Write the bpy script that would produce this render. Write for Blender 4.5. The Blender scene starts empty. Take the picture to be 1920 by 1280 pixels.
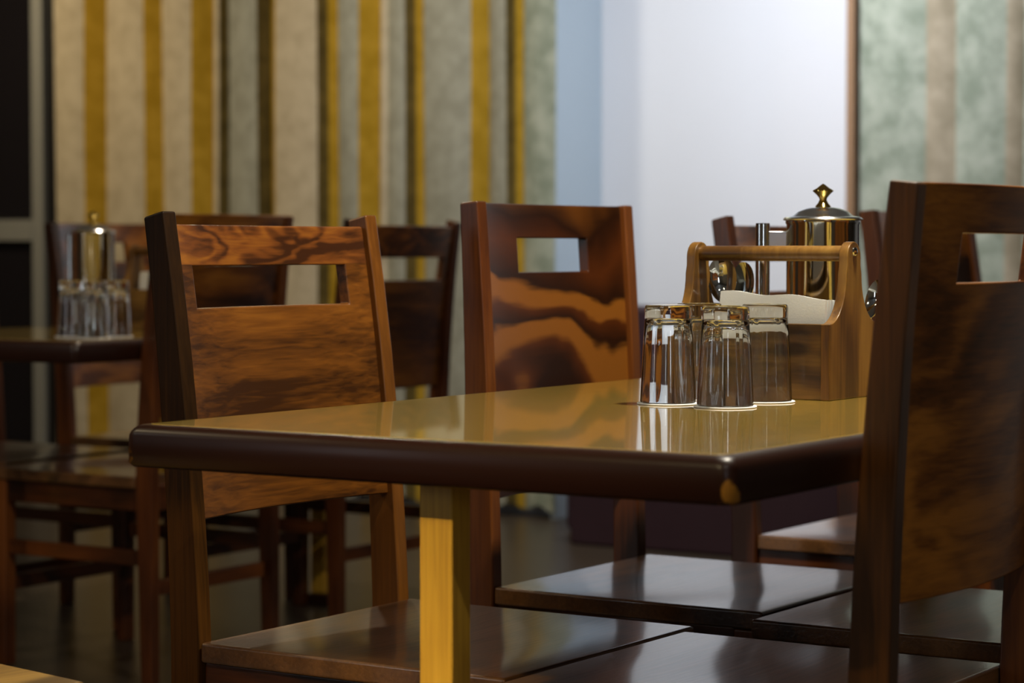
import bpy, bmesh, math, random
from mathutils import Vector, Matrix
random.seed(4)
R = math.radians
scn = bpy.context.scene
C = scn.collection
PI = math.pi

# ------------------------------------------------------------------ frame
# the tables, chairs and walls share one direction; U runs along the long side
# of the tables, V across them.  O is the left end corner of the main table.
F = 4432.0
HZ = 466.0
CAMZ = 0.945
U2 = Vector((0.5461, 0.8377)); V2 = Vector((0.8377, -0.5461))
O2 = Vector((-0.418, 2.627))
ANG = math.atan2(U2.y, U2.x)
def W(u, v, z=0.0):
    p = O2 + U2*u + V2*v
    return Vector((p.x, p.y, z))
def wall_v(px, u):          # v on the plane U=u that the direction px meets
    k = (px-960)/F
    b = O2 + U2*u
    return (k*b.y-b.x)/(V2.x-k*V2.y)

# ------------------------------------------------------------------ camera
cam = bpy.data.cameras.new('camera'); camo = bpy.data.objects.new('camera', cam); C.objects.link(camo)
cam.sensor_width = 36.0; cam.lens = F/1920*36
pitch = math.atan((640-HZ)/F)
camo.location = (0, 0, CAMZ); camo.rotation_euler = (PI/2-pitch, 0, 0)
cam.dof.use_dof = True; cam.dof.focus_distance = 2.97; cam.dof.aperture_fstop = 5.2
cam.clip_start = 0.05
scn.camera = camo
vs = scn.view_settings
vs.view_transform = 'Standard'; vs.look = 'None'; vs.gamma = 1; vs.use_curve_mapping = False
vs.exposure = 0.0

# ------------------------------------------------------------------ light
wd = bpy.data.worlds.new('world'); scn.world = wd; wd.use_nodes = True
wd.node_tree.nodes['Background'].inputs[0].default_value = (0.9, 0.75, 0.6, 1)
wd.node_tree.nodes['Background'].inputs[1].default_value = 0.012
WARM = (1.0, 0.70, 0.34); GOLD = (1.0, 0.62, 0.16); COOL = (0.72, 0.83, 1.0); NEUT = (1.0, 0.86, 0.68)
def lamp(name, u, v, z, power, col, size=0.14, target=None, spread=170):
    l = bpy.data.lights.new(name, 'AREA'); l.shape = 'DISK'; l.size = size
    l.energy = power; l.color = col; l.spread = R(spread)
    o = bpy.data.objects.new(name, l); C.objects.link(o)
    o.location = W(u, v, z)
    if target is not None:
        d = (W(*target)-o.location)
        o.rotation_euler = d.to_track_quat('-Z', 'Y').to_euler()
    return o
CEIL = 2.75
def streak_light(name, u, v, z, w, h, power, col, target):  # added, unseen tall light that puts upright streaks in steel and glass
    l = bpy.data.lights.new(name, 'AREA'); l.shape = 'RECTANGLE'; l.size = w; l.size_y = h
    l.energy = power; l.color = col
    o = bpy.data.objects.new(name, l); C.objects.link(o); o.location = W(u, v, z)
    d = W(target[0], target[1], z)-o.location; o.rotation_euler = (PI/2, 0, math.atan2(d.y, d.x)-PI/2)
streak_light('streak_light_left', -4.1, -2.9, 1.5, 0.35, 1.3, 9, (0.86, 0.93, 1.0), (1, -1.5))
streak_light('streak_light_right', -3.0, 3.4, 1.6, 0.3, 1.2, 8, (0.86, 0.93, 1.0), (1, 0.5))
lamp('lamp_wall_cool', 3.9, -1.5, 2.7, 26, (0.86, 0.91, 1.0), 0.3, (5.3, -1.55, 1.2), 120)
lamp('lamp_wall_cool_right', 4.0, -0.1, 2.7, 4.0, (0.9, 0.95, 1.0), 0.2, (5.0, -0.4, 1.2), 110)
lamp('lamp_curtain', 3.9, -3.1, 2.7, 7.5, (1.0, 0.93, 0.8), 0.2, (5.0, -3.3, 1.2), 120)
lamp('lamp_curtain_gold', 3.7, -5.3, 2.6, 11, (1.0, 0.83, 0.55), 0.2, (5.0, -4.4, 1.2), 130)
lamp('lamp_over_table', 0.75, 0.62, 2.05, 28, (1.0, 0.92, 0.76), 0.10)
lamp('lamp_over_left_table', 2.4, -1.75, 2.3, 12, (1.0, 0.85, 0.62), 0.10)
lamp('lamp_front', -2.3, 0.3, 2.65, 15, (1.0, 0.82, 0.52), 0.10)
lamp('leg_fill_spot', -2.6, 0.4, 2.65, 1.1, (1.0, 0.78, 0.40), 0.08, (0.05, 0.40, 0.3), 19)  # added narrow spot to brighten the table leg, no fixture known
lamp('lamp_front_right', -1.2, 2.0, 2.7, 10, (1.0, 0.95, 0.88), 0.08)
lamp('lamp_room_left', -0.6, -2.4, 2.7, 16, (1.0, 0.80, 0.50), 0.10)
lamp('lamp_room_left_front', -2.2, -3.6, 2.7, 12, (1.0, 0.95, 0.88), 0.10)

# ------------------------------------------------------------------ materials
def new_mat(name):
    m = bpy.data.materials.new(name); m.use_nodes = True
    nt = m.node_tree
    return m, nt, nt.nodes['Principled BSDF']
def plain(name, col, rough=0.5, metal=0.0, coat=0.0, **kw):
    m, nt, b = new_mat(name)
    b.inputs['Base Color'].default_value = (*col, 1); b.inputs['Roughness'].default_value = rough
    b.inputs['Metallic'].default_value = metal; b.inputs['Coat Weight'].default_value = coat
    b.inputs['Coat Roughness'].default_value = 0.08
    n = nt.nodes.new('ShaderNodeTexNoise'); n.inputs['Scale'].default_value = kw.get('nscale', 40)
    tc = nt.nodes.new('ShaderNodeTexCoord'); nt.links.new(tc.outputs['Object'], n.inputs['Vector'])
    mx = nt.nodes.new('ShaderNodeMix'); mx.data_type = 'RGBA'
    a = kw.get('vary', 0.08)
    mx.inputs[6].default_value = (*[c*(1-a) for c in col], 1); mx.inputs[7].default_value = (*[min(1, c*(1+a)) for c in col], 1)
    nt.links.new(n.outputs['Fac'], mx.inputs[0]); nt.links.new(mx.outputs[2], b.inputs['Base Color'])
    if kw.get('bump'):
        bp = nt.nodes.new('ShaderNodeBump'); bp.inputs['Strength'].default_value = kw['bump']; bp.inputs['Distance'].default_value = 0.002
        nt.links.new(n.outputs['Fac'], bp.inputs['Height']); nt.links.new(bp.outputs['Normal'], b.inputs['Normal'])
    return m
def math_node(nt, op, a, b=None, c=None):
    n = nt.nodes.new('ShaderNodeMath'); n.operation = op
    for i, x in enumerate((a, b, c)):
        if x is None: continue
        if isinstance(x, (int, float)): n.inputs[i].default_value = x
        else: nt.links.new(x, n.inputs[i])
    return n.outputs[0]
def wood(name, dark, mid, light, grain='X', figure=1.0, bands=5.0, rough=0.32, coat=0.22, contrast=1.0, spec=0.5, seed=0.0, fine=1.0, zs=1.0, bump=0.25):
    """varnished timber: broad contour figure plus fine streaks along the grain"""
    m, nt, b = new_mat(name)
    tc = nt.nodes.new('ShaderNodeTexCoord'); oi = nt.nodes.new('ShaderNodeObjectInfo')
    mp = nt.nodes.new('ShaderNodeMapping')
    s = {'X': (3.4, 9, 9), 'Y': (9, 3.4, 9), 'Z': (9, 9, 2.4)}[grain]
    mp.inputs['Scale'].default_value = [s[0]*figure, s[1]*figure, s[2]*figure*zs]
    nt.links.new(tc.outputs['Object'], mp.inputs['Vector'])
    w = math_node(nt, 'MULTIPLY_ADD', oi.outputs['Random'], 23.0, seed)
    n1 = nt.nodes.new('ShaderNodeTexNoise'); n1.noise_dimensions = '4D'
    n1.inputs['Scale'].default_value = 1.0; n1.inputs['Detail'].default_value = 2.5; n1.inputs['Distortion'].default_value = 0.6
    n1.inputs['Roughness'].default_value = 0.45
    nt.links.new(mp.outputs[0], n1.inputs['Vector']); nt.links.new(w, n1.inputs['W'])
    f = math_node(nt, 'MULTIPLY', n1.outputs['Fac'], bands*6.28)
    f = math_node(nt, 'SINE', f); f = math_node(nt, 'MULTIPLY_ADD', f, 0.5, 0.5)
    mp2 = nt.nodes.new('ShaderNodeMapping')
    s2 = {'X': (9, 170, 170), 'Y': (170, 9, 170), 'Z': (170, 170, 7)}[grain]
    mp2.inputs['Scale'].default_value = s2
    nt.links.new(tc.outputs['Object'], mp2.inputs['Vector'])
    n2 = nt.nodes.new('ShaderNodeTexNoise'); n2.inputs['Scale'].default_value = 1.0; n2.inputs['Detail'].default_value = 4
    n2.inputs['Distortion'].default_value = 0.5
    nt.links.new(mp2.outputs[0], n2.inputs['Vector'])
    n3 = nt.nodes.new('ShaderNodeTexNoise'); n3.noise_dimensions = '4D'; n3.inputs['Scale'].default_value = 0.55; n3.inputs['Detail'].default_value = 2
    nt.links.new(mp.outputs[0], n3.inputs['Vector']); nt.links.new(w, n3.inputs['W'])
    big = nt.nodes.new('ShaderNodeMapRange'); big.inputs[1].default_value = 0.36; big.inputs[2].default_value = 0.64
    nt.links.new(n3.outputs['Fac'], big.inputs[0])
    t = math_node(nt, 'MULTIPLY', f, 0.30*contrast)
    t = math_node(nt, 'MULTIPLY_ADD', n2.outputs['Fac'], 0.5*fine, t)
    t = math_node(nt, 'MULTIPLY_ADD', big.outputs[0], 0.42*contrast, t)
    t = math_node(nt, 'SUBTRACT', t, 0.25*fine - 0.25 + 0.36*contrast)
    r = nt.nodes.new('ShaderNodeValToRGB')
    e = r.color_ramp.elements; e[0].position = 0.0; e[0].color = (*dark, 1); e[1].position = 0.62; e[1].color = (*light, 1)
    k = e.new(0.28); k.color = (*mid, 1)
    nt.links.new(t, r.inputs[0]); nt.links.new(r.outputs[0], b.inputs['Base Color'])
    b.inputs['Roughness'].default_value = rough
    b.inputs['Coat Weight'].default_value = coat; b.inputs['Coat Roughness'].default_value = 0.12
    b.inputs['Specular IOR Level'].default_value = spec
    bp = nt.nodes.new('ShaderNodeBump'); bp.inputs['Strength'].default_value = bump; bp.inputs['Distance'].default_value = 0.0008
    nt.links.new(n2.outputs['Fac'], bp.inputs['Height']); nt.links.new(bp.outputs['Normal'], b.inputs['Normal'])
    return m
D1 = (0.022, 0.007, 0.0018); M1 = (0.15, 0.044, 0.005); L1 = (0.40, 0.145, 0.016)
M = {}
M['panel'] = wood('rosewood_panel', D1, M1, L1, 'X', 1.0, 4.0)
M['panel_fine'] = wood('rosewood_panel_fine_grain', (0.05, 0.016, 0.003), (0.19, 0.062, 0.007), (0.36, 0.13, 0.015), 'X', 1.0, 1.6, contrast=0.8, fine=1.2, seed=5, zs=3.2)
M['rail'] = wood('rosewood_rail', (0.05, 0.015, 0.004), (0.2, 0.06, 0.010), L1, 'X', 2.0, 6.0, seed=3)
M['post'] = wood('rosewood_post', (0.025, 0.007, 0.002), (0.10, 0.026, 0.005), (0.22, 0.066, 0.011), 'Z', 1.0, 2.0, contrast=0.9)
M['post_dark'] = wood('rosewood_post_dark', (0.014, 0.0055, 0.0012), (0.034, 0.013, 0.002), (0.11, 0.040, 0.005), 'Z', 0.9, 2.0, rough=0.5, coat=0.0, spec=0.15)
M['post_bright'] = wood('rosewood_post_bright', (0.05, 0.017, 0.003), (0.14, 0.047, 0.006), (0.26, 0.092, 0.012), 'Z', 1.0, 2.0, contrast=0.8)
M['bar_x'] = wood('rosewood_bar_across', D1, (0.09, 0.024, 0.005), (0.18, 0.05, 0.009), 'X', 1.0, 2.0)
M['bar_y'] = wood('rosewood_bar_along', D1, (0.09, 0.024, 0.005), (0.18, 0.05, 0.009), 'Y', 1.0, 2.0)
M['seat'] = wood('rosewood_seat', (0.045, 0.020, 0.008), (0.13, 0.055, 0.017), (0.25, 0.11, 0.034), 'X', 1.0, 2.5, rough=0.34, coat=0.8, bump=0.7)
M['caddy'] = wood('caddy_wood', (0.035, 0.016, 0.004), (0.10, 0.05, 0.010), (0.24, 0.13, 0.028), 'X', 2.6, 3.0, rough=0.4, coat=0.2)
M['caddy_end'] = wood('caddy_end_wood', (0.07, 0.028, 0.004), (0.18, 0.082, 0.012), (0.30, 0.16, 0.03), 'Z', 2.2, 2.0, rough=0.38, coat=0.2)
M['leg_yellow'] = wood('golden_pine_leg', (0.42, 0.21, 0.02), (0.66, 0.36, 0.035), (0.82, 0.48, 0.06), 'Z', 2.0, 2.0, rough=0.4, coat=0.1, contrast=0.5)
M['edge'] = plain('dark_table_edge', (0.028, 0.008, 0.004), 0.35, coat=0.15, vary=0.2)
M['chrome'] = plain('polished_steel', (0.64, 0.66, 0.66), 0.06, 1.0, vary=0.02)
M['chrome_soft'] = plain('brushed_steel_lid', (0.70, 0.71, 0.73), 0.22, 1.0, vary=0.02)
M['brass'] = plain('polished_brass', (0.80, 0.55, 0.14), 0.12, 1.0, vary=0.04)
M['paper'] = plain('white_paper', (0.80, 0.82, 0.80), 0.9, vary=0.03, nscale=500, bump=0.06)
M['coaster'] = plain('white_coaster_card', (0.86, 0.87, 0.88), 0.8, vary=0.02)
M['white_wall'] = plain('white_painted_wall', (0.78, 0.78, 0.80), 0.85, vary=0.015, nscale=3)
M['blue_wall'] = plain('pale_blue_jamb', (0.50, 0.60, 0.68), 0.8, vary=0.02, nscale=3)
M['wall_dark'] = plain('greige_wall', (0.26, 0.23, 0.19), 0.7, vary=0.1, nscale=2)
M['ceiling'] = plain('ceiling_paint', (0.55, 0.55, 0.54), 0.9)
M['plum'] = plain('dark_plum_upholstery', (0.035, 0.012, 0.02), 0.6, vary=0.12, nscale=30)
M['plum_seat'] = plain('plum_seat_upholstery', (0.05, 0.015, 0.025), 0.5, vary=0.12, nscale=30)
M['frame'] = plain('grey_aluminium_frame', (0.34, 0.33, 0.29), 0.45, 0.3)
M['black_frame'] = plain('black_door_jamb', (0.012, 0.010, 0.009), 0.4)
M['dark_glass'] = plain('dark_door_glass', (0.012, 0.010, 0.012), 0.12, vary=0.1)
M['brown_trim'] = plain('brown_timber_trim', (0.30, 0.17, 0.09), 0.5, vary=0.1)

def fabric(name, a, b_, scale=14, rough=0.9):
    m, nt, b = new_mat(name)
    tc = nt.nodes.new('ShaderNodeTexCoord')
    n = nt.nodes.new('ShaderNodeTexNoise'); n.inputs['Scale'].default_value = scale; n.inputs['Detail'].default_value = 7; n.inputs['Roughness'].default_value = 0.62
    nt.links.new(tc.outputs['Object'], n.inputs['Vector'])
    r = nt.nodes.new('ShaderNodeValToRGB'); e = r.color_ramp.elements
    e[0].position = 0.38; e[0].color = (*a, 1); e[1].position = 0.62; e[1].color = (*b_, 1)
    nt.links.new(n.outputs['Fac'], r.inputs[0]); nt.links.new(r.outputs[0], b.inputs['Base Color'])
    b.inputs['Roughness'].default_value = rough; b.inputs['Specular IOR Level'].default_value = 0.1
    return m
M['cur_beige'] = fabric('curtain_beige', (0.44, 0.36, 0.24), (0.54, 0.45, 0.31))
M['cur_grey'] = fabric('curtain_grey', (0.28, 0.27, 0.21), (0.36, 0.35, 0.28))
M['cur_gold_lit'] = fabric('curtain_gold_lit', (0.34, 0.195, 0.012), (0.44, 0.26, 0.025))  # yellow lamplight on the recessed pleat faces, put into the cloth colour
M['cur_crease_shade'] = fabric('curtain_crease_shade', (0.075, 0.05, 0.012), (0.12, 0.08, 0.02))  # shade in the pleat creases, painted as narrow dark strips
M['cur_green'] = fabric('curtain_grey_green', (0.25, 0.28, 0.21), (0.42, 0.44, 0.35), 11)
M['cur_brown'] = fabric('curtain_grey_brown', (0.34, 0.28, 0.19), (0.46, 0.38, 0.27), 11)

def wave_panel():       # rosewood board with one pale wavy sapwood band
    m, nt, b = new_mat('rosewood_wave_panel')
    tc = nt.nodes.new('ShaderNodeTexCoord'); sp = nt.nodes.new('ShaderNodeSeparateXYZ'); nt.links.new(tc.outputs['Object'], sp.inputs[0])
    mp = nt.nodes.new('ShaderNodeMapping'); mp.inputs['Scale'].default_value = (3.4, 3, 3.6); mp.inputs['Location'].default_value = (1.7, 0, 0.4)
    nt.links.new(tc.outputs['Object'], mp.inputs['Vector'])
    n = nt.nodes.new('ShaderNodeTexNoise'); n.inputs['Scale'].default_value = 1.0; n.inputs['Detail'].default_value = 3; n.inputs['Roughness'].default_value = 0.4; n.inputs['Distortion'].default_value = 0.5
    nt.links.new(mp.outputs[0], n.inputs['Vector'])
    mp2 = nt.nodes.new('ShaderNodeMapping'); mp2.inputs['Scale'].default_value = (9, 100, 170); nt.links.new(tc.outputs['Object'], mp2.inputs['Vector'])
    n2 = nt.nodes.new('ShaderNodeTexNoise'); n2.inputs['Scale'].default_value = 1.0; n2.inputs['Detail'].default_value = 4
    nt.links.new(mp2.outputs[0], n2.inputs['Vector'])
    z = math_node(nt, 'MULTIPLY_ADD', n.outputs['Fac'], 0.34, sp.outputs['Z'])
    z = math_node(nt, 'MULTIPLY_ADD', sp.outputs['X'], -0.10, z)
    z = math_node(nt, 'MULTIPLY_ADD', n2.outputs['Fac'], 0.012, z)
    z = math_node(nt, 'SUBTRACT', z, 0.17+0.59)
    z = math_node(nt, 'MULTIPLY', z, 1/0.46)
    r = nt.nodes.new('ShaderNodeValToRGB'); e = r.color_ramp.elements
    dk = (0.022, 0.006, 0.0018, 1); md = (0.085, 0.020, 0.003, 1); lt = (0.27, 0.090, 0.011, 1)
    e[0].position = 0.0; e[0].color = dk; e[1].position = 1.0; e[1].color = (0.16, 0.05, 0.006, 1)
    for p, c in ((0.30, dk), (0.36, md), (0.40, lt), (0.47, lt), (0.49, dk), (0.55, md), (0.575, lt), (0.64, (0.27, 0.09, 0.01, 1)), (0.66, dk), (0.78, md), (0.88, dk)):
        q = e.new(p); q.color = c
    nt.links.new(z, r.inputs[0]); nt.links.new(r.outputs[0], b.inputs['Base Color'])
    b.inputs['Roughness'].default_value = 0.3; b.inputs['Coat Weight'].default_value = 0.35; b.inputs['Coat Roughness'].default_value = 0.12
    return m
M['panel_wave'] = wave_panel()

def glass_mat():
    m, nt, b = new_mat('clear_glass')
    b.inputs['Base Color'].default_value = (0.97, 0.985, 0.98, 1)
    b.inputs['Transmission Weight'].default_value = 1.0; b.inputs['Roughness'].default_value = 0.0; b.inputs['IOR'].default_value = 1.47
    return m
M['glass'] = glass_mat()

def tabletop_mat():
    m, nt, b = new_mat('yellow_laminate_top')
    tc = nt.nodes.new('ShaderNodeTexCoord')
    mp = nt.nodes.new('ShaderNodeMapping'); mp.inputs['Scale'].default_value = (3, 60, 3)
    nt.links.new(tc.outputs['Object'], mp.inputs['Vector'])
    n = nt.nodes.new('ShaderNodeTexNoise'); n.inputs['Scale'].default_value = 1.0; n.inputs['Detail'].default_value = 5
    nt.links.new(mp.outputs[0], n.inputs['Vector'])
    r = nt.nodes.new('ShaderNodeValToRGB'); e = r.color_ramp.elements
    e[0].position = 0.3; e[0].color = (0.44, 0.285, 0.052, 1); e[1].position = 0.7; e[1].color = (0.50, 0.34, 0.068, 1)
    nt.links.new(n.outputs['Fac'], r.inputs[0]); nt.links.new(r.outputs[0], b.inputs['Base Color'])
    b.inputs['Roughness'].default_value = 0.22
    b.inputs['Coat Weight'].default_value = 1.0; b.inputs['Coat Roughness'].default_value = 0.03; b.inputs['Coat IOR'].default_value = 1.6
    return m
M['top'] = tabletop_mat()

def edge_mat():      # dark varnished edge, bare wood where the corners are worn
    m, nt, b = new_mat('worn_table_edge')
    tc = nt.nodes.new('ShaderNodeTexCoord')
    n = nt.nodes.new('ShaderNodeTexNoise'); n.inputs['Scale'].default_value = 60; n.inputs['Detail'].default_value = 5
    nt.links.new(tc.outputs['Object'], n.inputs['Vector'])
    fac = None
    for p, rad in (((-0.008, -0.750, -0.034), 0.014), ((-0.008, 0.010, -0.030), 0.012)):
        vd = nt.nodes.new('ShaderNodeVectorMath'); vd.operation = 'DISTANCE'
        nt.links.new(tc.outputs['Object'], vd.inputs[0]); vd.inputs[1].default_value = p
        d = math_node(nt, 'MULTIPLY_ADD', n.outputs['Fac'], 0.045, vd.outputs['Value'])
        mr = nt.nodes.new('ShaderNodeMapRange'); mr.inputs[1].default_value = rad+0.020; mr.inputs[2].default_value = rad+0.025
        mr.inputs[3].default_value = 1; mr.inputs[4].default_value = 0
        nt.links.new(d, mr.inputs[0])
        fac = mr.outputs[0] if fac is None else math_node(nt, 'MAXIMUM', fac, mr.outputs[0])
    mx = nt.nodes.new('ShaderNodeMix'); mx.data_type = 'RGBA'
    mx.inputs[6].default_value = (0.022, 0.0065, 0.003, 1); mx.inputs[7].default_value = (0.30, 0.13, 0.016, 1)
    nt.links.new(fac, mx.inputs[0]); nt.links.new(mx.outputs[2], b.inputs['Base Color'])
    b.inputs['Roughness'].default_value = 0.36; b.inputs['Specular IOR Level'].default_value = 0.25; b.inputs['Coat Weight'].default_value = 0.05; b.inputs['Coat Roughness'].default_value = 0.15
    return m
M['edge_worn'] = edge_mat()

def floor_mat():
    m, nt, b = new_mat('polished_floor_tile')
    tc = nt.nodes.new('ShaderNodeTexCoord')
    br = nt.nodes.new('ShaderNodeTexBrick'); br.offset = 0; br.inputs['Scale'].default_value = 1.0
    br.inputs['Brick Width'].default_value = 0.6; br.inputs['Row Height'].default_value = 0.6; br.inputs['Mortar Size'].default_value = 0.003
    br.inputs['Color1'].default_value = (0.060, 0.043, 0.028, 1); br.inputs['Color2'].default_value = (0.045, 0.034, 0.024, 1)
    br.inputs['Mortar'].default_value = (0.02, 0.016, 0.013, 1)
    nt.links.new(tc.outputs['Object'], br.inputs['Vector']); nt.links.new(br.outputs['Color'], b.inputs['Base Color'])
    b.inputs['Roughness'].default_value = 0.30; b.inputs['Specular IOR Level'].default_value = 0.35
    return m
M['floor'] = floor_mat()

# ------------------------------------------------------------------ mesh helpers
def obj(name, verts, faces, mat, parent=None, smooth=False, bevel=0.0, seg=2, mats=None, midx=None):
    me = bpy.data.meshes.new(name); me.from_pydata([tuple(v) for v in verts], [], faces)
    bm = bmesh.new(); bm.from_mesh(me); bmesh.ops.recalc_face_normals(bm, faces=bm.faces); bm.to_mesh(me); bm.free()
    if mats:
        for x in mats: me.materials.append(x)
        for i, p in enumerate(me.polygons): p.material_index = midx[i]
    else: me.materials.append(mat)
    o = bpy.data.objects.new(name, me); C.objects.link(o)
    if parent: o.parent = parent
    if smooth:
        for p in me.polygons: p.use_smooth = True
        me.set_sharp_from_angle(angle=R(40))
    if bevel:
        b = o.modifiers.new('bevel', 'BEVEL'); b.width = bevel; b.segments = seg; b.limit_method = 'ANGLE'; b.angle_limit = R(35)
        for p in me.polygons: p.use_smooth = True
        b.harden_normals = True
    return o
def thing(name, label, cat, loc, rotz=0.0, group=None):
    o = bpy.data.objects.new(name, None); C.objects.link(o); o.empty_display_size = 0.1
    o.location = loc; o.rotation_euler = (0, 0, rotz)
    return tag(o, label, cat, group)
def tag(o, label, cat, group=None):
    o['label'] = label; o['category'] = cat
    if group: o['group'] = group
    return o
def struct(o): o['kind'] = 'structure'; return o
def boxv(x0, x1, y0, y1, z0, z1):
    v = [(x, y, z) for x in (x0, x1) for y in (y0, y1) for z in (z0, z1)]
    f = [(0,1,3,2), (4,6,7,5), (0,4,5,1), (2,3,7,6), (0,2,6,4), (1,5,7,3)]
    return v, f
def box(name, x0, x1, y0, y1, z0, z1, mat, parent=None, bevel=0.002):
    v, f = boxv(x0, x1, y0, y1, z0, z1)
    return obj(name, v, f, mat, parent, bevel=bevel)
def lathe(prof, n=48, cx=0, cy=0, close=False, mod=None):
    v = []; f = []
    for j, (r, z) in enumerate(prof):
        for i in range(n):
            a = 2*PI*i/n; rr = r if mod is None else mod(j, r, a)
            v.append((cx+rr*math.cos(a), cy+rr*math.sin(a), z))
    m = len(prof)
    for j in range(m-1 if not close else m):
        k = (j+1) % m
        for i in range(n):
            i2 = (i+1) % n
            f.append((j*n+i, j*n+i2, k*n+i2, k*n+i))
    if not close:
        if prof[0][0] > 1e-5: f.append(tuple(range(n)))
        if prof[-1][0] > 1e-5: f.append(tuple((m-1)*n+i for i in range(n)))
    return v, f
def loft(sections):     # list of equal length closed loops
    v = []; f = []; n = len(sections[0])
    for s in sections: v += list(s)
    for j in range(len(sections)-1):
        for i in range(n):
            i2 = (i+1) % n
            f.append((j*n+i, j*n+i2, (j+1)*n+i2, (j+1)*n+i))
    f.append(tuple(range(n))); f.append(tuple((len(sections)-1)*n+i for i in range(n)))
    return v, f
def tube(pts, r, n=12):
    secs = []
    for i, p in enumerate(pts):
        p = Vector(p); a = Vector(pts[max(i-1, 0)]); b = Vector(pts[min(i+1, len(pts)-1)])
        d = (b-a).normalized(); up = Vector((0, 0, 1)) if abs(d.z) < 0.9 else Vector((1, 0, 0))
        e1 = d.cross(up).normalized(); e2 = d.cross(e1)
        rr = r[i] if isinstance(r, (list, tuple)) else r
        secs.append([p+(e1*math.cos(2*PI*k/n)+e2*math.sin(2*PI*k/n))*rr for k in range(n)])
    return loft(secs)
def prism(outline, axis, a0, a1):      # outline in the two other axes
    def P(p, a):
        return {'X': (a, p[0], p[1]), 'Y': (p[0], a, p[1]), 'Z': (p[0], p[1], a)}[axis]
    return loft([[P(p, a0) for p in outline], [P(p, a1) for p in outline]])

# ------------------------------------------------------------------ room shell
def WB(name, u0, u1, v0, v1, z0, z1, mat, bevel=0.0):     # box aligned with the room; origin at its own corner
    o = box(name, 0, u1-u0, -(v1-v0), 0, z0, z1, mat, None, bevel)
    o.location = W(u0, v0); o.rotation_euler = (0, 0, ANG)
    return o
UB = 5.02                                   # plane of the curtained wall
u_front, v_left, v_right = -4.2, -6.6, 3.6
struct(WB('floor', u_front, 6.2, v_left, v_right, -0.1, 0.0, M['floor']))
struct(WB('ceiling', u_front, 6.2, v_left, v_right, CEIL, CEIL+0.1, M['ceiling']))
vn0 = wall_v(1045, UB); vn1 = wall_v(1592, UB); vn2 = wall_v(1606, UB)
ND = 0.30
def back_wall():
    # plan polyline of the wall, with the white recess
    o = WB('wall_back', UB+ND, 6.2, v_left, v_right, 0, CEIL, M['white_wall']); struct(o)
    o = WB('wall_back_left_part', UB+0.10, UB+ND-0.001, v_left, vn0-0.021, 0, CEIL, M['white_wall']); struct(o)
    o = WB('wall_back_right_part', UB+0.10, UB+ND, vn2, v_right, 0, CEIL, M['white_wall']); struct(o)
    o = WB('trim_1', UB-0.03, UB+ND, vn1, vn2, 0, CEIL, M['brown_trim']); struct(o)
    o = WB('trim_2', UB-0.01, UB+ND, vn0-0.02, vn0, 0, CEIL, M['blue_wall']); struct(o)
back_wall()
struct(WB('wall_left', u_front, 6.2, v_left-0.1, v_left, 0, CEIL, M['wall_dark']))
struct(WB('wall_right', u_front, 6.2, v_right, v_right+0.1, 0, CEIL, M['wall_dark']))
struct(WB('wall_front', u_front-0.1, u_front, v_left, v_right, 0, CEIL, M['wall_dark']))

# glazed door at the far left of the curtained wall
vd = wall_v(108, UB); vb0 = wall_v(64, UB); vb1 = wall_v(85, UB)
dr = bpy.data.objects.new('door_1', None); C.objects.link(dr); struct(dr); dr.location = W(UB, vd); dr.rotation_euler = (0, 0, ANG)
def dpart(name, u0, u1, v0, v1, z0, z1, m): return box(name, u0, u1, -(v1-vd), -(v0-vd), z0, z1, m, dr, 0.003)
dpart('glass_pane', 0.02, 0.05, vb0-0.9, vb0, 0.0, CEIL-0.01, M['dark_glass'])
dpart('stile', -0.01, 0.06, vb0, vb1, 0.0, CEIL-0.01, M['frame'])
dpart('cross_rail', -0.012, 0.05, vb0-0.9, vb0-0.001, 0.976, 1.062, M['frame'])
dpart('jamb', 0.01, 0.09, vb1, vd, 0.0, CEIL-0.01, M['black_frame'])

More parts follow.
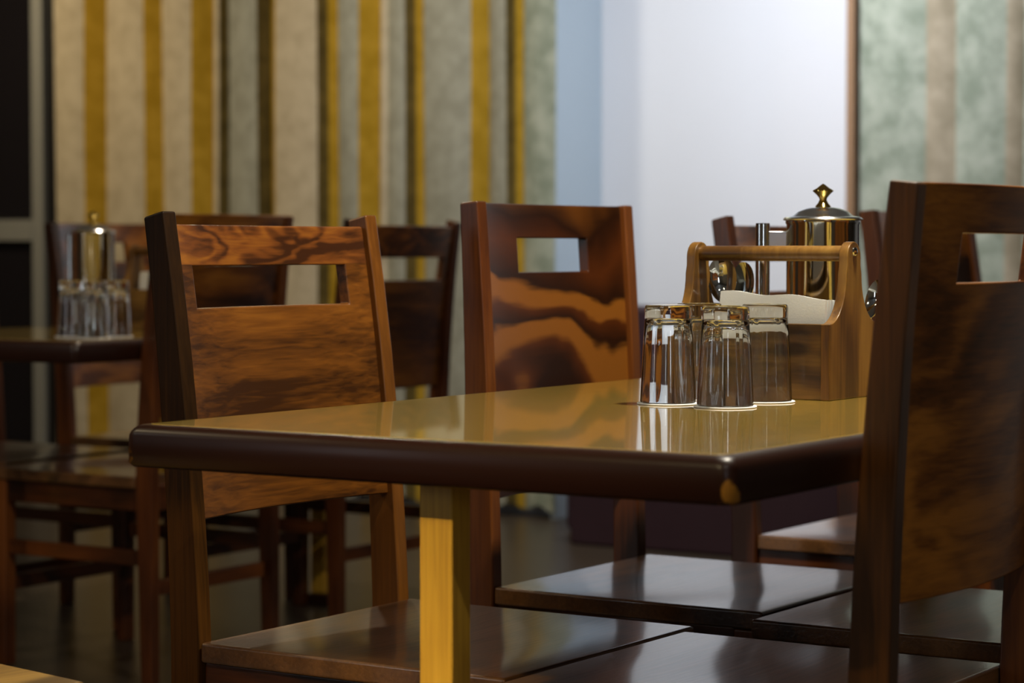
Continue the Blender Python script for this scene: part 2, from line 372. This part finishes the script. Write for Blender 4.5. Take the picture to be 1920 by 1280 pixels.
# curtains: pleated cloth, each pleat traced along the wall
def curtain(name, strips, label, hem=0.035):
    """strips: (px0, px1, material key, depth offset at start, at end)"""
    pts = []; keys = []
    for (a, b, k, o0, o1) in strips:
        n = max(2, int((b-a)/10))
        seg = []
        for i in range(n+1):
            t = i/n
            bulge = 0.012*math.sin(PI*t) if k in ('cur_beige', 'cur_grey', 'cur_green', 'cur_brown') else 0
            seg.append((wall_v(a+(b-a)*t, UB-0.02), o0+(o1-o0)*t-bulge))
        if pts: seg = seg[1:]
        pts += seg; keys += [k]*(len(seg) if not keys else len(seg))
    keys = keys[1:]
    mk = sorted(set(keys)); v0 = pts[0][0]
    zs = [hem, 0.3, 0.9, 1.5, 2.1, 2.7]
    v = []; f = []; mi = []
    th = 0.004
    for side in (0, 1):
        for zi, z in enumerate(zs):
            for j, (vv, du) in enumerate(pts):
                sway = 0.006*math.sin(z*2.1+j*0.37)
                dz = 0.012*math.sin(j*0.9) if zi == 0 else 0
                v.append((du+sway+side*th, -(vv-v0), z+dz))
    n = len(pts); ns = n*len(zs)
    for side in (0, 1):
        for zi in range(len(zs)-1):
            for j in range(n-1):
                a = side*ns+zi*n+j
                f.append((a, a+1, a+n+1, a+n)); mi.append(mk.index(keys[j]))
    for zi in (0, len(zs)-1):
        for j in range(n-1):
            a = zi*n+j
            f.append((a, a+1, a+1+ns, a+ns)); mi.append(mk.index(keys[j]))
    for j in (0, n-1):
        for zi in range(len(zs)-1):
            a = zi*n+j
            f.append((a, a+n, a+n+ns, a+ns)); mi.append(mk.index(keys[min(j, n-2)]))
    o = obj(name, v, f, None, None, mats=[M[k] for k in mk], midx=mi)
    for p in o.data.polygons: p.use_smooth = True
    o.data.set_sharp_from_angle(angle=R(50))
    o.location = W(UB-0.03, v0); o.rotation_euler = (0, 0, ANG)
    return tag(o, label, 'curtain')
B_, G_, O_, K_ = 'cur_beige', 'cur_grey', 'cur_gold_lit', 'cur_crease_shade'
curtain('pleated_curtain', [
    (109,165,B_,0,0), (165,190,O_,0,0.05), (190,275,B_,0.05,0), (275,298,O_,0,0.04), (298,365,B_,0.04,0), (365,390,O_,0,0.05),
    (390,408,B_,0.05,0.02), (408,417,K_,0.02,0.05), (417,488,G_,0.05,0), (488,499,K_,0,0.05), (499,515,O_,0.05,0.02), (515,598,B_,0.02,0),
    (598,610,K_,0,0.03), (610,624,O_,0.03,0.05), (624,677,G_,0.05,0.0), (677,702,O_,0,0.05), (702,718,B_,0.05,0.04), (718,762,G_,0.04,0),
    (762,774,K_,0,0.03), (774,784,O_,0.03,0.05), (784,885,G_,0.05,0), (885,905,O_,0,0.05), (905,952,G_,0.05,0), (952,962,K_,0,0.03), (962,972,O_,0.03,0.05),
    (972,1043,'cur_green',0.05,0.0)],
    'long pleated beige curtain with gold lamplight coloured into its folds hanging left of the white wall')
curtain('mottled_curtain', [
    (1608,1735,'cur_green',0.02,0), (1735,1785,'cur_brown',0,0.03), (1785,1885,'cur_green',0.03,0), (1885,1912,'cur_brown',0,0.03),
    (1912,2010,'cur_green',0.03,0), (2010,2060,'cur_brown',0,0.03), (2060,2200,'cur_green',0.03,0)],
    'mottled grey-green curtain hanging right of the white wall')

# low plum banquette in front of the white wall
vb = wall_v(1062, UB-0.25)
bq = thing('banquette', 'low dark plum banquette below the white wall', 'bench', W(UB-0.26, vb), ANG)
LBQ = 3.4
box('backrest', 0.0, 0.14, -LBQ, 0, 0.0, 0.757, M['plum'], bq, 0.02)
dS = wall_v(1062, UB-0.6)-vb
box('seat_base', -0.32, -0.001, -LBQ, -dS, 0.0, 0.34, M['plum'], bq, 0.01)
box('seat_cushion', -0.34, -0.002, -LBQ, -dS, 0.341, 0.43, M['plum_seat'], bq, 0.025)

# ------------------------------------------------------------------ tables
def make_table(loc_uv, label, worn):
    t = thing('dining_table', label, 'table', W(*loc_uv), ANG)
    L, Wd, H, T = 1.38, 0.745, 0.75, 0.047
    # local x along U, local y = -V
    def rr(inset, z, rad):
        pts = []
        x0, x1, y0, y1 = -0.010+inset, L-inset, -Wd-0.006+inset, 0.012-inset
        for (cx, cy, a0) in ((x1-rad, y1-rad, 0), (x0+rad, y1-rad, 90), (x0+rad, y0+rad, 180), (x1-rad, y0+rad, 270)):
            for i in range(7):
                a = R(a0+i*15); pts.append((cx+rad*math.cos(a), cy+rad*math.sin(a), z))
        return pts
    secs = []
    # from underside outward and up to the inlay line
    secs.append(rr(0.004, -T, 0.015)); secs.append(rr(0.0, -T+0.004, 0.016)); secs.append(rr(0.0, -T*0.45, 0.016))
    for i in range(1, 7):
        a = R(i*15); secs.append(rr(0.014*(1-math.cos(a)), -0.016+0.0155*math.sin(a), 0.016))
    secs.append(rr(0.020, -0.0005, 0.012))
    v, f = loft(secs)
    v = [(x, y, z) for x, y, z in v]
    # flip so that wear positions are (u, v) measured from the left end corner
    e = obj('table_edge', [(x, y, z) for x, y, z in v], f, M['edge_worn'] if worn else M['edge'], t, smooth=True)
    e.location = (0, 0, H); e.data.set_sharp_from_angle(angle=R(60))
    v, f = loft([rr(0.0185, -0.0006, 0.012), rr(0.0195, 0.0, 0.012)])
    o = obj('tabletop', v, f, M['top'], t); o.location = (0, 0, H)
    for x in (0.065, L-0.065):
        v, f = boxv(x-0.0175, x+0.0175, -Wd/2-0.021, -Wd/2+0.021, 0.03, H-T)
        obj('leg', v, f, M['leg_yellow'], t, bevel=0.002)
        box('foot', x-0.03, x+0.03, -Wd/2-0.045, -Wd/2+0.045, 0.0, 0.0295, M['edge'], t, 0.004)
    return t
make_table((0, 0), 'yellow-topped dining table in front with worn dark edge, glasses and caddy', True)
make_table((1.69, -2.44), 'blurred yellow-topped dining table at the left behind, with steel jug', False)

# ------------------------------------------------------------------ chairs
def make_chair(label, uv, face, kind='B', lean=1.0, rot=0.0, post='post', slot=(0.0, 0.092), pmat='panel', height=None, hgroup='dining chairs', w=None, depth=0.44, seed=0):
    """face=+1: looks along +V, face=-1: looks along -V.  origin on the floor, midway between the rear posts"""
    base = math.atan2(V2.y*face, V2.x*face)-PI/2
    t = thing('dining_chair', label, 'chair', W(*uv), base+R(rot), hgroup)
    t['group'] = 'dining chairs'
    Wd = w or (0.455 if kind == 'A' else 0.44)
    H = height or (0.993 if kind == 'A' else 1.015)
    pt = 0.026; tdrop = 0.008 if kind == 'A' else 0.003
    def back(z):            # y of the post's front face
        if z <= 0.45: return -0.012*(0.45-z)/0.45
        s = (z-0.45)/0.55
        return -lean*(0.022*s+0.036*s*s)
    def pdep(z):
        if z < 0.45: return 0.034+0.014*z/0.45
        return 0.048-0.016*((z-0.45)/0.55)**1.2
    zs = [0, 0.2, 0.40, 0.45, 0.52, 0.6, 0.7, 0.8, 0.9, H]
    for s in (-1, 1):
        x0, x1 = (s*Wd/2-pt, s*Wd/2) if s > 0 else (-Wd/2, -Wd/2+pt)
        secs = []
        for z in zs:
            f = back(z); d = pdep(z)
            zt = z
            secs.append([(x0, f, z), (x1, f, z), (x1, f-d, z-(tdrop if z == H else 0)), (x0, f-d, z-(tdrop if z == H else 0))])
        v, fc = loft(secs)
        obj('rear_leg', v, fc, M[post if isinstance(post, str) else post[0 if s < 0 else 1]], t, bevel=0.003)
    hw = Wd/2-pt+0.001
    def panel(name, z0, z1, slot, mat, th=0.018, curve=0.024, inset=0.009):
        xs = [-hw+2*hw*i/16 for i in range(17)]; zz = [z0+(z1-z0)*i/8 for i in range(9)]
        if slot:
            sx, sz0, sz1 = slot[:3]; sc = slot[3] if len(slot) > 3 else 0.0
            for q in (sc-sx, sc+sx):
                k = min(range(len(xs)), key=lambda i: abs(xs[i]-q)); xs[k] = q
            for q in (sz0, sz1):
                k = min(range(len(zz)), key=lambda i: abs(zz[i]-q)); zz[k] = q
        def Y(x, z): return back(z)-inset-curve*(1-(x/hw)**2)
        nx, nz = len(xs), len(zz)
        def idx(s, i, k): return s*nx*nz+k*nx+i
        v = [(x, Y(x, z)-s*th, z) for s in (0, 1) for z in zz for x in xs]
        def filled(i, k):
            if i < 0 or k < 0 or i >= nx-1 or k >= nz-1: return False
            if slot:
                cx = (xs[i]+xs[i+1])/2; cz = (zz[k]+zz[k+1])/2
                if abs(cx-sc) < slot[0] and slot[1] < cz < slot[2]: return False
            return True
        f = []
        for i in range(nx-1):
            for k in range(nz-1):
                if not filled(i, k): continue
                f.append((idx(0,i,k), idx(0,i+1,k), idx(0,i+1,k+1), idx(0,i,k+1)))
                f.append((idx(1,i,k), idx(1,i,k+1), idx(1,i+1,k+1), idx(1,i+1,k)))
                if not filled(i-1, k): f.append((idx(0,i,k), idx(0,i,k+1), idx(1,i,k+1), idx(1,i,k)))
                if not filled(i+1, k): f.append((idx(0,i+1,k), idx(1,i+1,k), idx(1,i+1,k+1), idx(0,i+1,k+1)))
                if not filled(i, k-1): f.append((idx(0,i,k), idx(1,i,k), idx(1,i+1,k), idx(0,i+1,k)))
                if not filled(i, k+1): f.append((idx(0,i,k+1), idx(0,i+1,k+1), idx(1,i+1,k+1), idx(1,i,k+1)))
        return obj(name, v, f, mat, t, bevel=0.0025)
    if kind == 'A':
        # lower board with two short stubs beside the slot, and the top rail
        pt_top = H-0.017
        panel('top_rail', 0.9225, pt_top, None, M['rail'])
        panel('backrest', 0.60, 0.922, (0.162, 0.868, 0.95), M['panel_fine'])
    else:
        panel('backrest', 0.575, H-0.002, (slot[1], 0.909, 0.961, slot[0]), M[pmat])
    # seat: slab with a shallow saddle
    sd = depth; sw = Wd
    n = 12; v = []; f = []
    for s in (0, 1):
        for j in range(n+1):
            for i in range(n+1):
                x = -sw/2+sw*i/n; y = 0.002+(sd-0.002)*j/n
                a = 1-(2*i/n-1)**2; b = math.sin(PI*min(1, j/n*1.15)) if j/n*1.15 < 1 else 0
                z = 0.45-0.007*a*b if s == 0 else 0.424
                v.append((x, y, z))
    q = (n+1)**2
    for j in range(n):
        for i in range(n):
            a = j*(n+1)+i
            f.append((a, a+1, a+n+2, a+n+1)); f.append((q+a, q+a+n+1, q+a+n+2, q+a+1))
    rim = [i for i in range(n+1)]+[(j+1)*(n+1)+n for j in range(n)]+[n*(n+1)+n-1-i for i in range(n)]+[(n-1-j)*(n+1) for j in range(n-1)]
    for i in range(len(rim)):
        a, b = rim[i], rim[(i+1) % len(rim)]
        f.append((a, b, b+q, a+q))
    obj('seat', v, f, M['seat'], t, bevel=0.004)
    lw = 0.034
    for s in (-1, 1):
        x0 = s*(Wd/2-0.004); x1 = s*(Wd/2-0.004-lw)
        a, b = min(x0, x1), max(x0, x1)
        secs = [[(a, sd-0.012-lw*k, z), (b, sd-0.012-lw*k, z), (b, sd-0.012, z), (a, sd-0.012, z)] for z, k in ((0, 0.85), (0.423, 1.0))]
        v, f = loft(secs)
        obj('front_leg', v, f, M['post'], t, bevel=0.003)
        xa, xb = (a+0.006, b-0.006)
        box('side_rail', xa, xb, 0.001, sd-0.012-lw-0.001, 0.375, 0.4235, M['bar_y'], t)
        box('side_stretcher', xa+0.002, xb-0.002, -0.006, sd-0.012-lw-0.001, 0.255, 0.288, M['bar_y'], t)
    inner = Wd/2-0.004-lw-0.001
    box('front_rail', -inner, inner, sd-0.012-lw+0.006, sd-0.018, 0.375, 0.4235, M['bar_x'], t)
    box('rear_rail', -inner, inner, -0.03, -0.012, 0.375, 0.43, M['bar_x'], t)
    box('front_stretcher', -inner, inner, sd-0.012-lw+0.008, sd-0.02, 0.17, 0.203, M['bar_x'], t)
    box('rear_stretcher', -inner, inner, -0.032, -0.014, 0.19, 0.223, M['bar_x'], t)
    return t
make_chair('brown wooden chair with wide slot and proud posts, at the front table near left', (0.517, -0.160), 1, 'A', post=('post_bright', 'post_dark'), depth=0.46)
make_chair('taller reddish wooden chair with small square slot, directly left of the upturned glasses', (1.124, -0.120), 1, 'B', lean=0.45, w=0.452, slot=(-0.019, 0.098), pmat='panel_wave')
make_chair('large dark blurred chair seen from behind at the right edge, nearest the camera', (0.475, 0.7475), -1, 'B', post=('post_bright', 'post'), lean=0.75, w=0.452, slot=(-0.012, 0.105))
make_chair('chair tucked under the front table at right, hidden beyond the dark right-edge chair', (1.055, 0.775), -1, 'B')
make_chair('chair behind the steel jug and caddy, its left post rising beside the white wall', (1.905, -0.09), 1, 'A', height=1.003)
make_chair('chair mostly hidden behind the right-edge chair, its post showing right of the steel jug', (2.54, -0.09), 1, 'B', rot=-4, height=1.022)
make_chair('blurred dark chair backing the front wide-slot chair, at near right side of the left table', (1.69+0.39, -1.70+0.011), -1, 'B', height=1.022)
make_chair('blurred chair seen between the two front chairs, pulled up to the left table', (1.69+1.06, -1.70+0.015), -1, 'A', height=1.018)
make_chair('blurred red-brown chair behind the left table, beyond the steel jug and napkin caddy', (1.69+1.15, -2.44-0.165), 1, 'B')
make_chair('chair under the left table, only part of its seat showing at the left edge', (1.69+0.50, -2.44-0.19), 1, 'B')
# seat corner at the bottom left
cn = make_chair('pale golden seat corner poking in at the bottom left edge of the photo', (0, 0), 1, 'B', depth=0.44)
M['seat_pale'] = wood('pale_golden_seat', (0.34, 0.18, 0.04), (0.5, 0.28, 0.06), (0.62, 0.36, 0.09), 'X', 1.0, 2.0, rough=0.4)
for ch in cn.children:
    if ch.name.startswith('seat'): ch.data.materials[0] = M['seat_pale']
cn.location = (-0.956, 2.842, 0); cn.rotation_euler = (0, 0, R(-134.6))

# ------------------------------------------------------------------ things on the tables
TZ = 0.7502
GP = [(0.0342, 0.0), (0.0351, 0.0010), (0.0350, 0.004), (0.0332, 0.04), (0.0312, 0.08), (0.0293, 0.104), (0.0297, 0.109), (0.0296, 0.118), (0.0287, 0.1212), (0.0268, 0.1225), (0.0235, 0.1222), (0.0, 0.1205)]
GI = [(0.0, 0.106), (0.019, 0.1055), (0.0245, 0.103), (0.0276, 0.096), (0.0295, 0.07), (0.0316, 0.035), (0.0333, 0.003)]
def make_glass(loc, label, glabel='upturned tumblers on the front table'):
    prof = GI+GP[::1]
    v, f = lathe(prof, 64, mod=lambda j, r, a: r*(1-0.03*max(0, math.cos(6*a))**6) if 2 <= j <= 5 else r)
    o = obj('tumbler', v, f, M['glass'], None, smooth=True)
    bm = bmesh.new(); bm.from_mesh(o.data); bmesh.ops.remove_doubles(bm, verts=bm.verts, dist=1e-6); bmesh.ops.recalc_face_normals(bm, faces=bm.faces); bm.to_mesh(o.data); bm.free()
    for p in o.data.polygons: p.use_smooth = True
    o.location = loc; return tag(o, label, 'glass', glabel)
def make_coaster(loc, label, g='white coasters on the front table'):
    v, f = lathe([(0.0, 0.0), (0.0385, 0.0), (0.0392, 0.0008), (0.0385, 0.0018), (0.034, 0.0016), (0.0, 0.0016)], 56)
    o = obj('coaster', v, f, M['coaster'], None, smooth=True); o.location = loc
    return tag(o, label, 'coaster', g)
for (x, y), gl, cl in (((0.196, 2.965), 'upturned clear tumbler on a coaster, leftmost of the front table group', 'white round coaster under the leftmost upturned tumbler'),
                   ((0.2625, 2.905), 'upturned clear tumbler at the front middle of the front table group', 'white round coaster under the front middle upturned tumbler'),
                   ((0.3215, 3.005), 'upturned clear tumbler, rightmost of the group, next to the wooden caddy', 'white round coaster under the rightmost upturned tumbler'),
                   ((0.242, 3.055), 'upturned clear tumbler hidden behind the others, between left and middle ones', 'white round coaster under the rear hidden upturned tumbler')):
    make_coaster((x, y, TZ), cl); make_glass((x, y, TZ+0.002), gl)
for (x, y), w in (((-0.972, 5.225), 'left'), ((-0.912, 5.15), 'middle'), ((-0.880, 5.24), 'right')):
    make_coaster((x, y, TZ), f'blurred white coaster under the {w} tumbler on the left table', 'coasters on the left table')
    make_glass((x, y, TZ+0.002), f'blurred upturned tumbler, {w} of three in front of the left table jug', 'upturned tumblers on the left table')

def make_jug(loc, rot, label):
    t = thing('water_jug', label, 'jug', loc, rot)
    r = 0.0515; h = 0.2345
    v, f = lathe([(0, 0), (0.047, 0), (r, 0.003), (r, h-0.006), (r+0.0015, h-0.003), (r+0.0015, h), (r-0.0015, h), (r-0.002, h-0.003), (r-0.002, 0.01), (0, 0.01)], 72)
    obj('body', v, f, M['chrome'], t, smooth=True)
    v, f = lathe([(0, h+0.0005), (r+0.004, h+0.0005), (r+0.005, h+0.002), (r+0.003, h+0.0045), (0.043, h+0.0065), (0.036, h+0.0125), (0.024, h+0.0175), (0.009, h+0.0195), (0, h+0.0198)], 72)
    lid = obj('lid', v, f, M['chrome_soft'], t, smooth=True)
    k = h+0.019
    v, f = lathe([(0, k), (0.0115, k), (0.0105, k+0.002), (0.0075, k+0.0055), (0.0050, k+0.0105), (0.0058, k+0.0135), (0.0105, k+0.019), (0.0145, k+0.0225), (0.0145, k+0.0240), (0.0085, k+0.0275), (0.0028, k+0.0320), (0, k+0.0335)], 24)
    obj('finial', v, f, M['brass'], lid, smooth=True)
    hx = -0.085
    v, f = tube([(hx, 0, z) for z in (0.028, 0.031, 0.228, 0.231)], [0.006, 0.0102, 0.0102, 0.0098], 24)
    hd = obj('handle', v, f, M['chrome'], t, smooth=True)
    for z in (0.196, 0.045):
        v, f = boxv(hx+0.006, -r+0.001, -0.0045, 0.0045, z, z+0.024)
        obj('handle_bracket', v, f, M['chrome_soft'], hd, bevel=0.002)
    return t
make_jug(Vector((0.4415, 3.36, TZ)), R(-4), 'polished steel water jug with brass knob behind the wooden caddy')
make_jug(Vector((-1.026, 5.80, TZ)), R(-40), 'blurred steel water jug with brass knob on the left table')

def make_caddy(uv, label):
    # local x along V (length), local y along U (width)
    t = thing('cutlery_caddy', label, 'caddy', W(uv[0], uv[1], TZ), math.atan2(V2.y, V2.x))
    L, Dp, bh, H = 0.238, 0.146, 0.098, 0.204
    th = 0.013
    def outline():
        c = Dp/2; nw = 0.0205
        right = [(Dp, 0), (Dp, bh)]
        for i in range(1, 11):      # concave sweep from the shoulder to the neck
            a = R(90*i/10); right.append((Dp-(Dp-c-nw-0.003)*math.sin(a), bh+0.064*(1-math.cos(a))))
        right += [(c+nw, bh+0.075)]
        top = [(c+nw*math.cos(R(a)), H-nw+nw*math.sin(R(a))) for a in range(0, 181, 18)]
        left = [(2*c-x, z) for x, z in reversed(right)]
        return right+top+left
    ol = outline()
    for x0 in (-L, -th):
        v, f = prism(ol, 'X', x0, x0+th)
        e = obj('end_panel', v, f, M['caddy_end'], t, bevel=0.0015)
        bx = x0+(th if x0 > -0.1 else 0); s = 1 if x0 > -0.1 else -1
        v, f = lathe([(0, 0.004), (0.003, 0.0036), (0.0055, 0.002), (0.006, 0.0)], 20)
        v = [(bx+s*z, Dp/2+x, H-0.013+y) for x, y, z in v]
        obj('bolt', v, f, M['chrome'], e, smooth=True)
    box('side_panel', -L+th, -th, 0.004, 0.014, 0.0, bh, M['caddy'], t, 0.0012)
    box('side_panel', -L+th, -th, Dp-0.014, Dp-0.004, 0.0, bh, M['caddy'], t, 0.0012)
    box('divider', -L+th, -th, 0.058, 0.064, 0.006, bh-0.01, M['caddy'], t, 0.001)
    box('bottom_panel', -L+th, -th, 0.014, Dp-0.014, 0.0, 0.006, M['caddy'], t, 0.001)
    v, f = tube([(-L+th, Dp/2, H-0.0155), (-L/2, Dp/2, H-0.0155), (-th, Dp/2, H-0.0155)], 0.0102, 24)
    obj('handle', v, f, M['caddy_end'], t, smooth=True)
    return t
cd = make_caddy((0.779, 0.476), 'wooden cutlery caddy with dowel handle beside the upturned glasses')
cdL = make_caddy((2.62-0.36, -1.88), 'blurred wooden caddy with napkins on the left table')

def napkins(caddy, label, group, n=4):
    mw = caddy.matrix_basis
    for k in range(n):
        y0 = 0.018+k*0.0095; L = 0.156-0.003*k
        v = []; f = []; nx = 16; nz = 6
        for s in (0, 1):
            for j in range(nz+1):
                for i in range(nx+1):
                    x = -0.172+0.003*k+L*i/nx; zt = 0.1385-0.008*(i/nx)**1.3-0.0015*k+0.0018*math.sin(i*0.7+k)
                    x += (0.008*j/nz-0.004)*(1 if i == 0 else 0)
                    z = 0.0065+(zt-0.0065)*j/nz
                    wob = 0.0012*math.sin(i*0.5+k*1.3)*(j/nz)
                    y = y0+s*0.007+wob-(0.0035 if s == 0 else -0.0)*0
                    if j == nz: y = y0+0.0035+(s-0.5)*0.0035+wob
                    v.append((x, y, z))
        q = (nx+1)*(nz+1)
        for j in range(nz):
            for i in range(nx):
                a = j*(nx+1)+i
                f.append((a, a+1, a+nx+2, a+nx+1)); f.append((q+a, q+a+nx+1, q+a+nx+2, q+a+1))
        for i in range(nx):
            for j in (0, nz):
                a = j*(nx+1)+i; f.append((a, a+1, a+1+q, a+q))
        for j in range(nz):
            for i in (0, nx):
                a = j*(nx+1)+i; f.append((a, a+nx+1, a+nx+1+q, a+q))
        o = obj('paper_napkin', v, f, M['paper'], None, smooth=True)
        o.matrix_basis = mw.copy()
        tag(o, label if isinstance(label, str) else label[k], 'napkin', group)
napkins(cd, [q+' folded white paper napkin standing in the caddy beside the glasses' for q in ('foremost', 'second from the front,', 'third from the front,', 'rearmost')], 'napkins in the front caddy')
napkins(cdL, 'blurred folded paper napkin in the left table caddy', 'napkins in the left caddy')

def make_spoon(loc, rotz, tilt, label, roll=0.0, s=1.0):
    """upright spoon, bowl uppermost; one mesh"""
    n = 14; m = 10; v = []; f = []
    for side in (0, 1):
        for j in range(m+1):
            r = j/m
            for i in range(n*2):
                a = 2*PI*i/(n*2)
                x = 0.020*r*math.cos(a)*(1+0.10*math.sin(a)); z = 0.145+0.031*r*math.sin(a)
                y = -0.009*(1-r*r)*-1-side*0.0012
                v.append((x, y, z))
    q = (m+1)*2*n; N = 2*n
    for side in (0, 1):
        for j in range(m):
            for i in range(N):
                a = side*q+j*N; b = a+N; i2 = (i+1) % N
                f.append((a+i, a+i2, b+i2, b+i))
    for i in range(N):
        a = m*N; f.append((a+i, a+(i+1) % N, q+a+(i+1) % N, q+a+i))
    secs = []
    for (z, hw, yy) in ((0.0, 0.008, 0.0), (0.03, 0.0065, -0.002), (0.075, 0.0035, -0.004), (0.105, 0.003, -0.002), (0.117, 0.006, 0.0)):
        secs.append([(-hw, yy-0.001, z), (hw, yy-0.001, z), (hw, yy+0.001, z), (-hw, yy+0.001, z)])
    v2, f2 = loft(secs); b = len(v); v += v2; f += [tuple(b+i for i in t) for t in f2]
    o = obj('spoon', v, f, M['chrome'], None, smooth=True)
    o.location = loc; o.rotation_euler = (R(tilt), R(roll), rotz); o.scale = (s, s, s)
    return tag(o, label, 'spoon', 'spoons in the front caddy')
def cpt(x, y, z):   # point in caddy coordinates
    return W(0.779+y, 0.476+x, TZ+z)
make_spoon(cpt(-0.196, 0.095, 0.008), R(-15), -3, 'larger steel spoon, left of two standing at the caddy left end', roll=-4)
make_spoon(cpt(-0.186, 0.112, 0.006), R(-48), -2, 'steel spoon, right of two standing at the caddy left end', roll=0, s=0.97)
make_spoon(cpt(-0.030, 0.120, 0.008), R(-60), -14, 'steel spoon leaning out behind the right end of the caddy', roll=8, s=0.86)
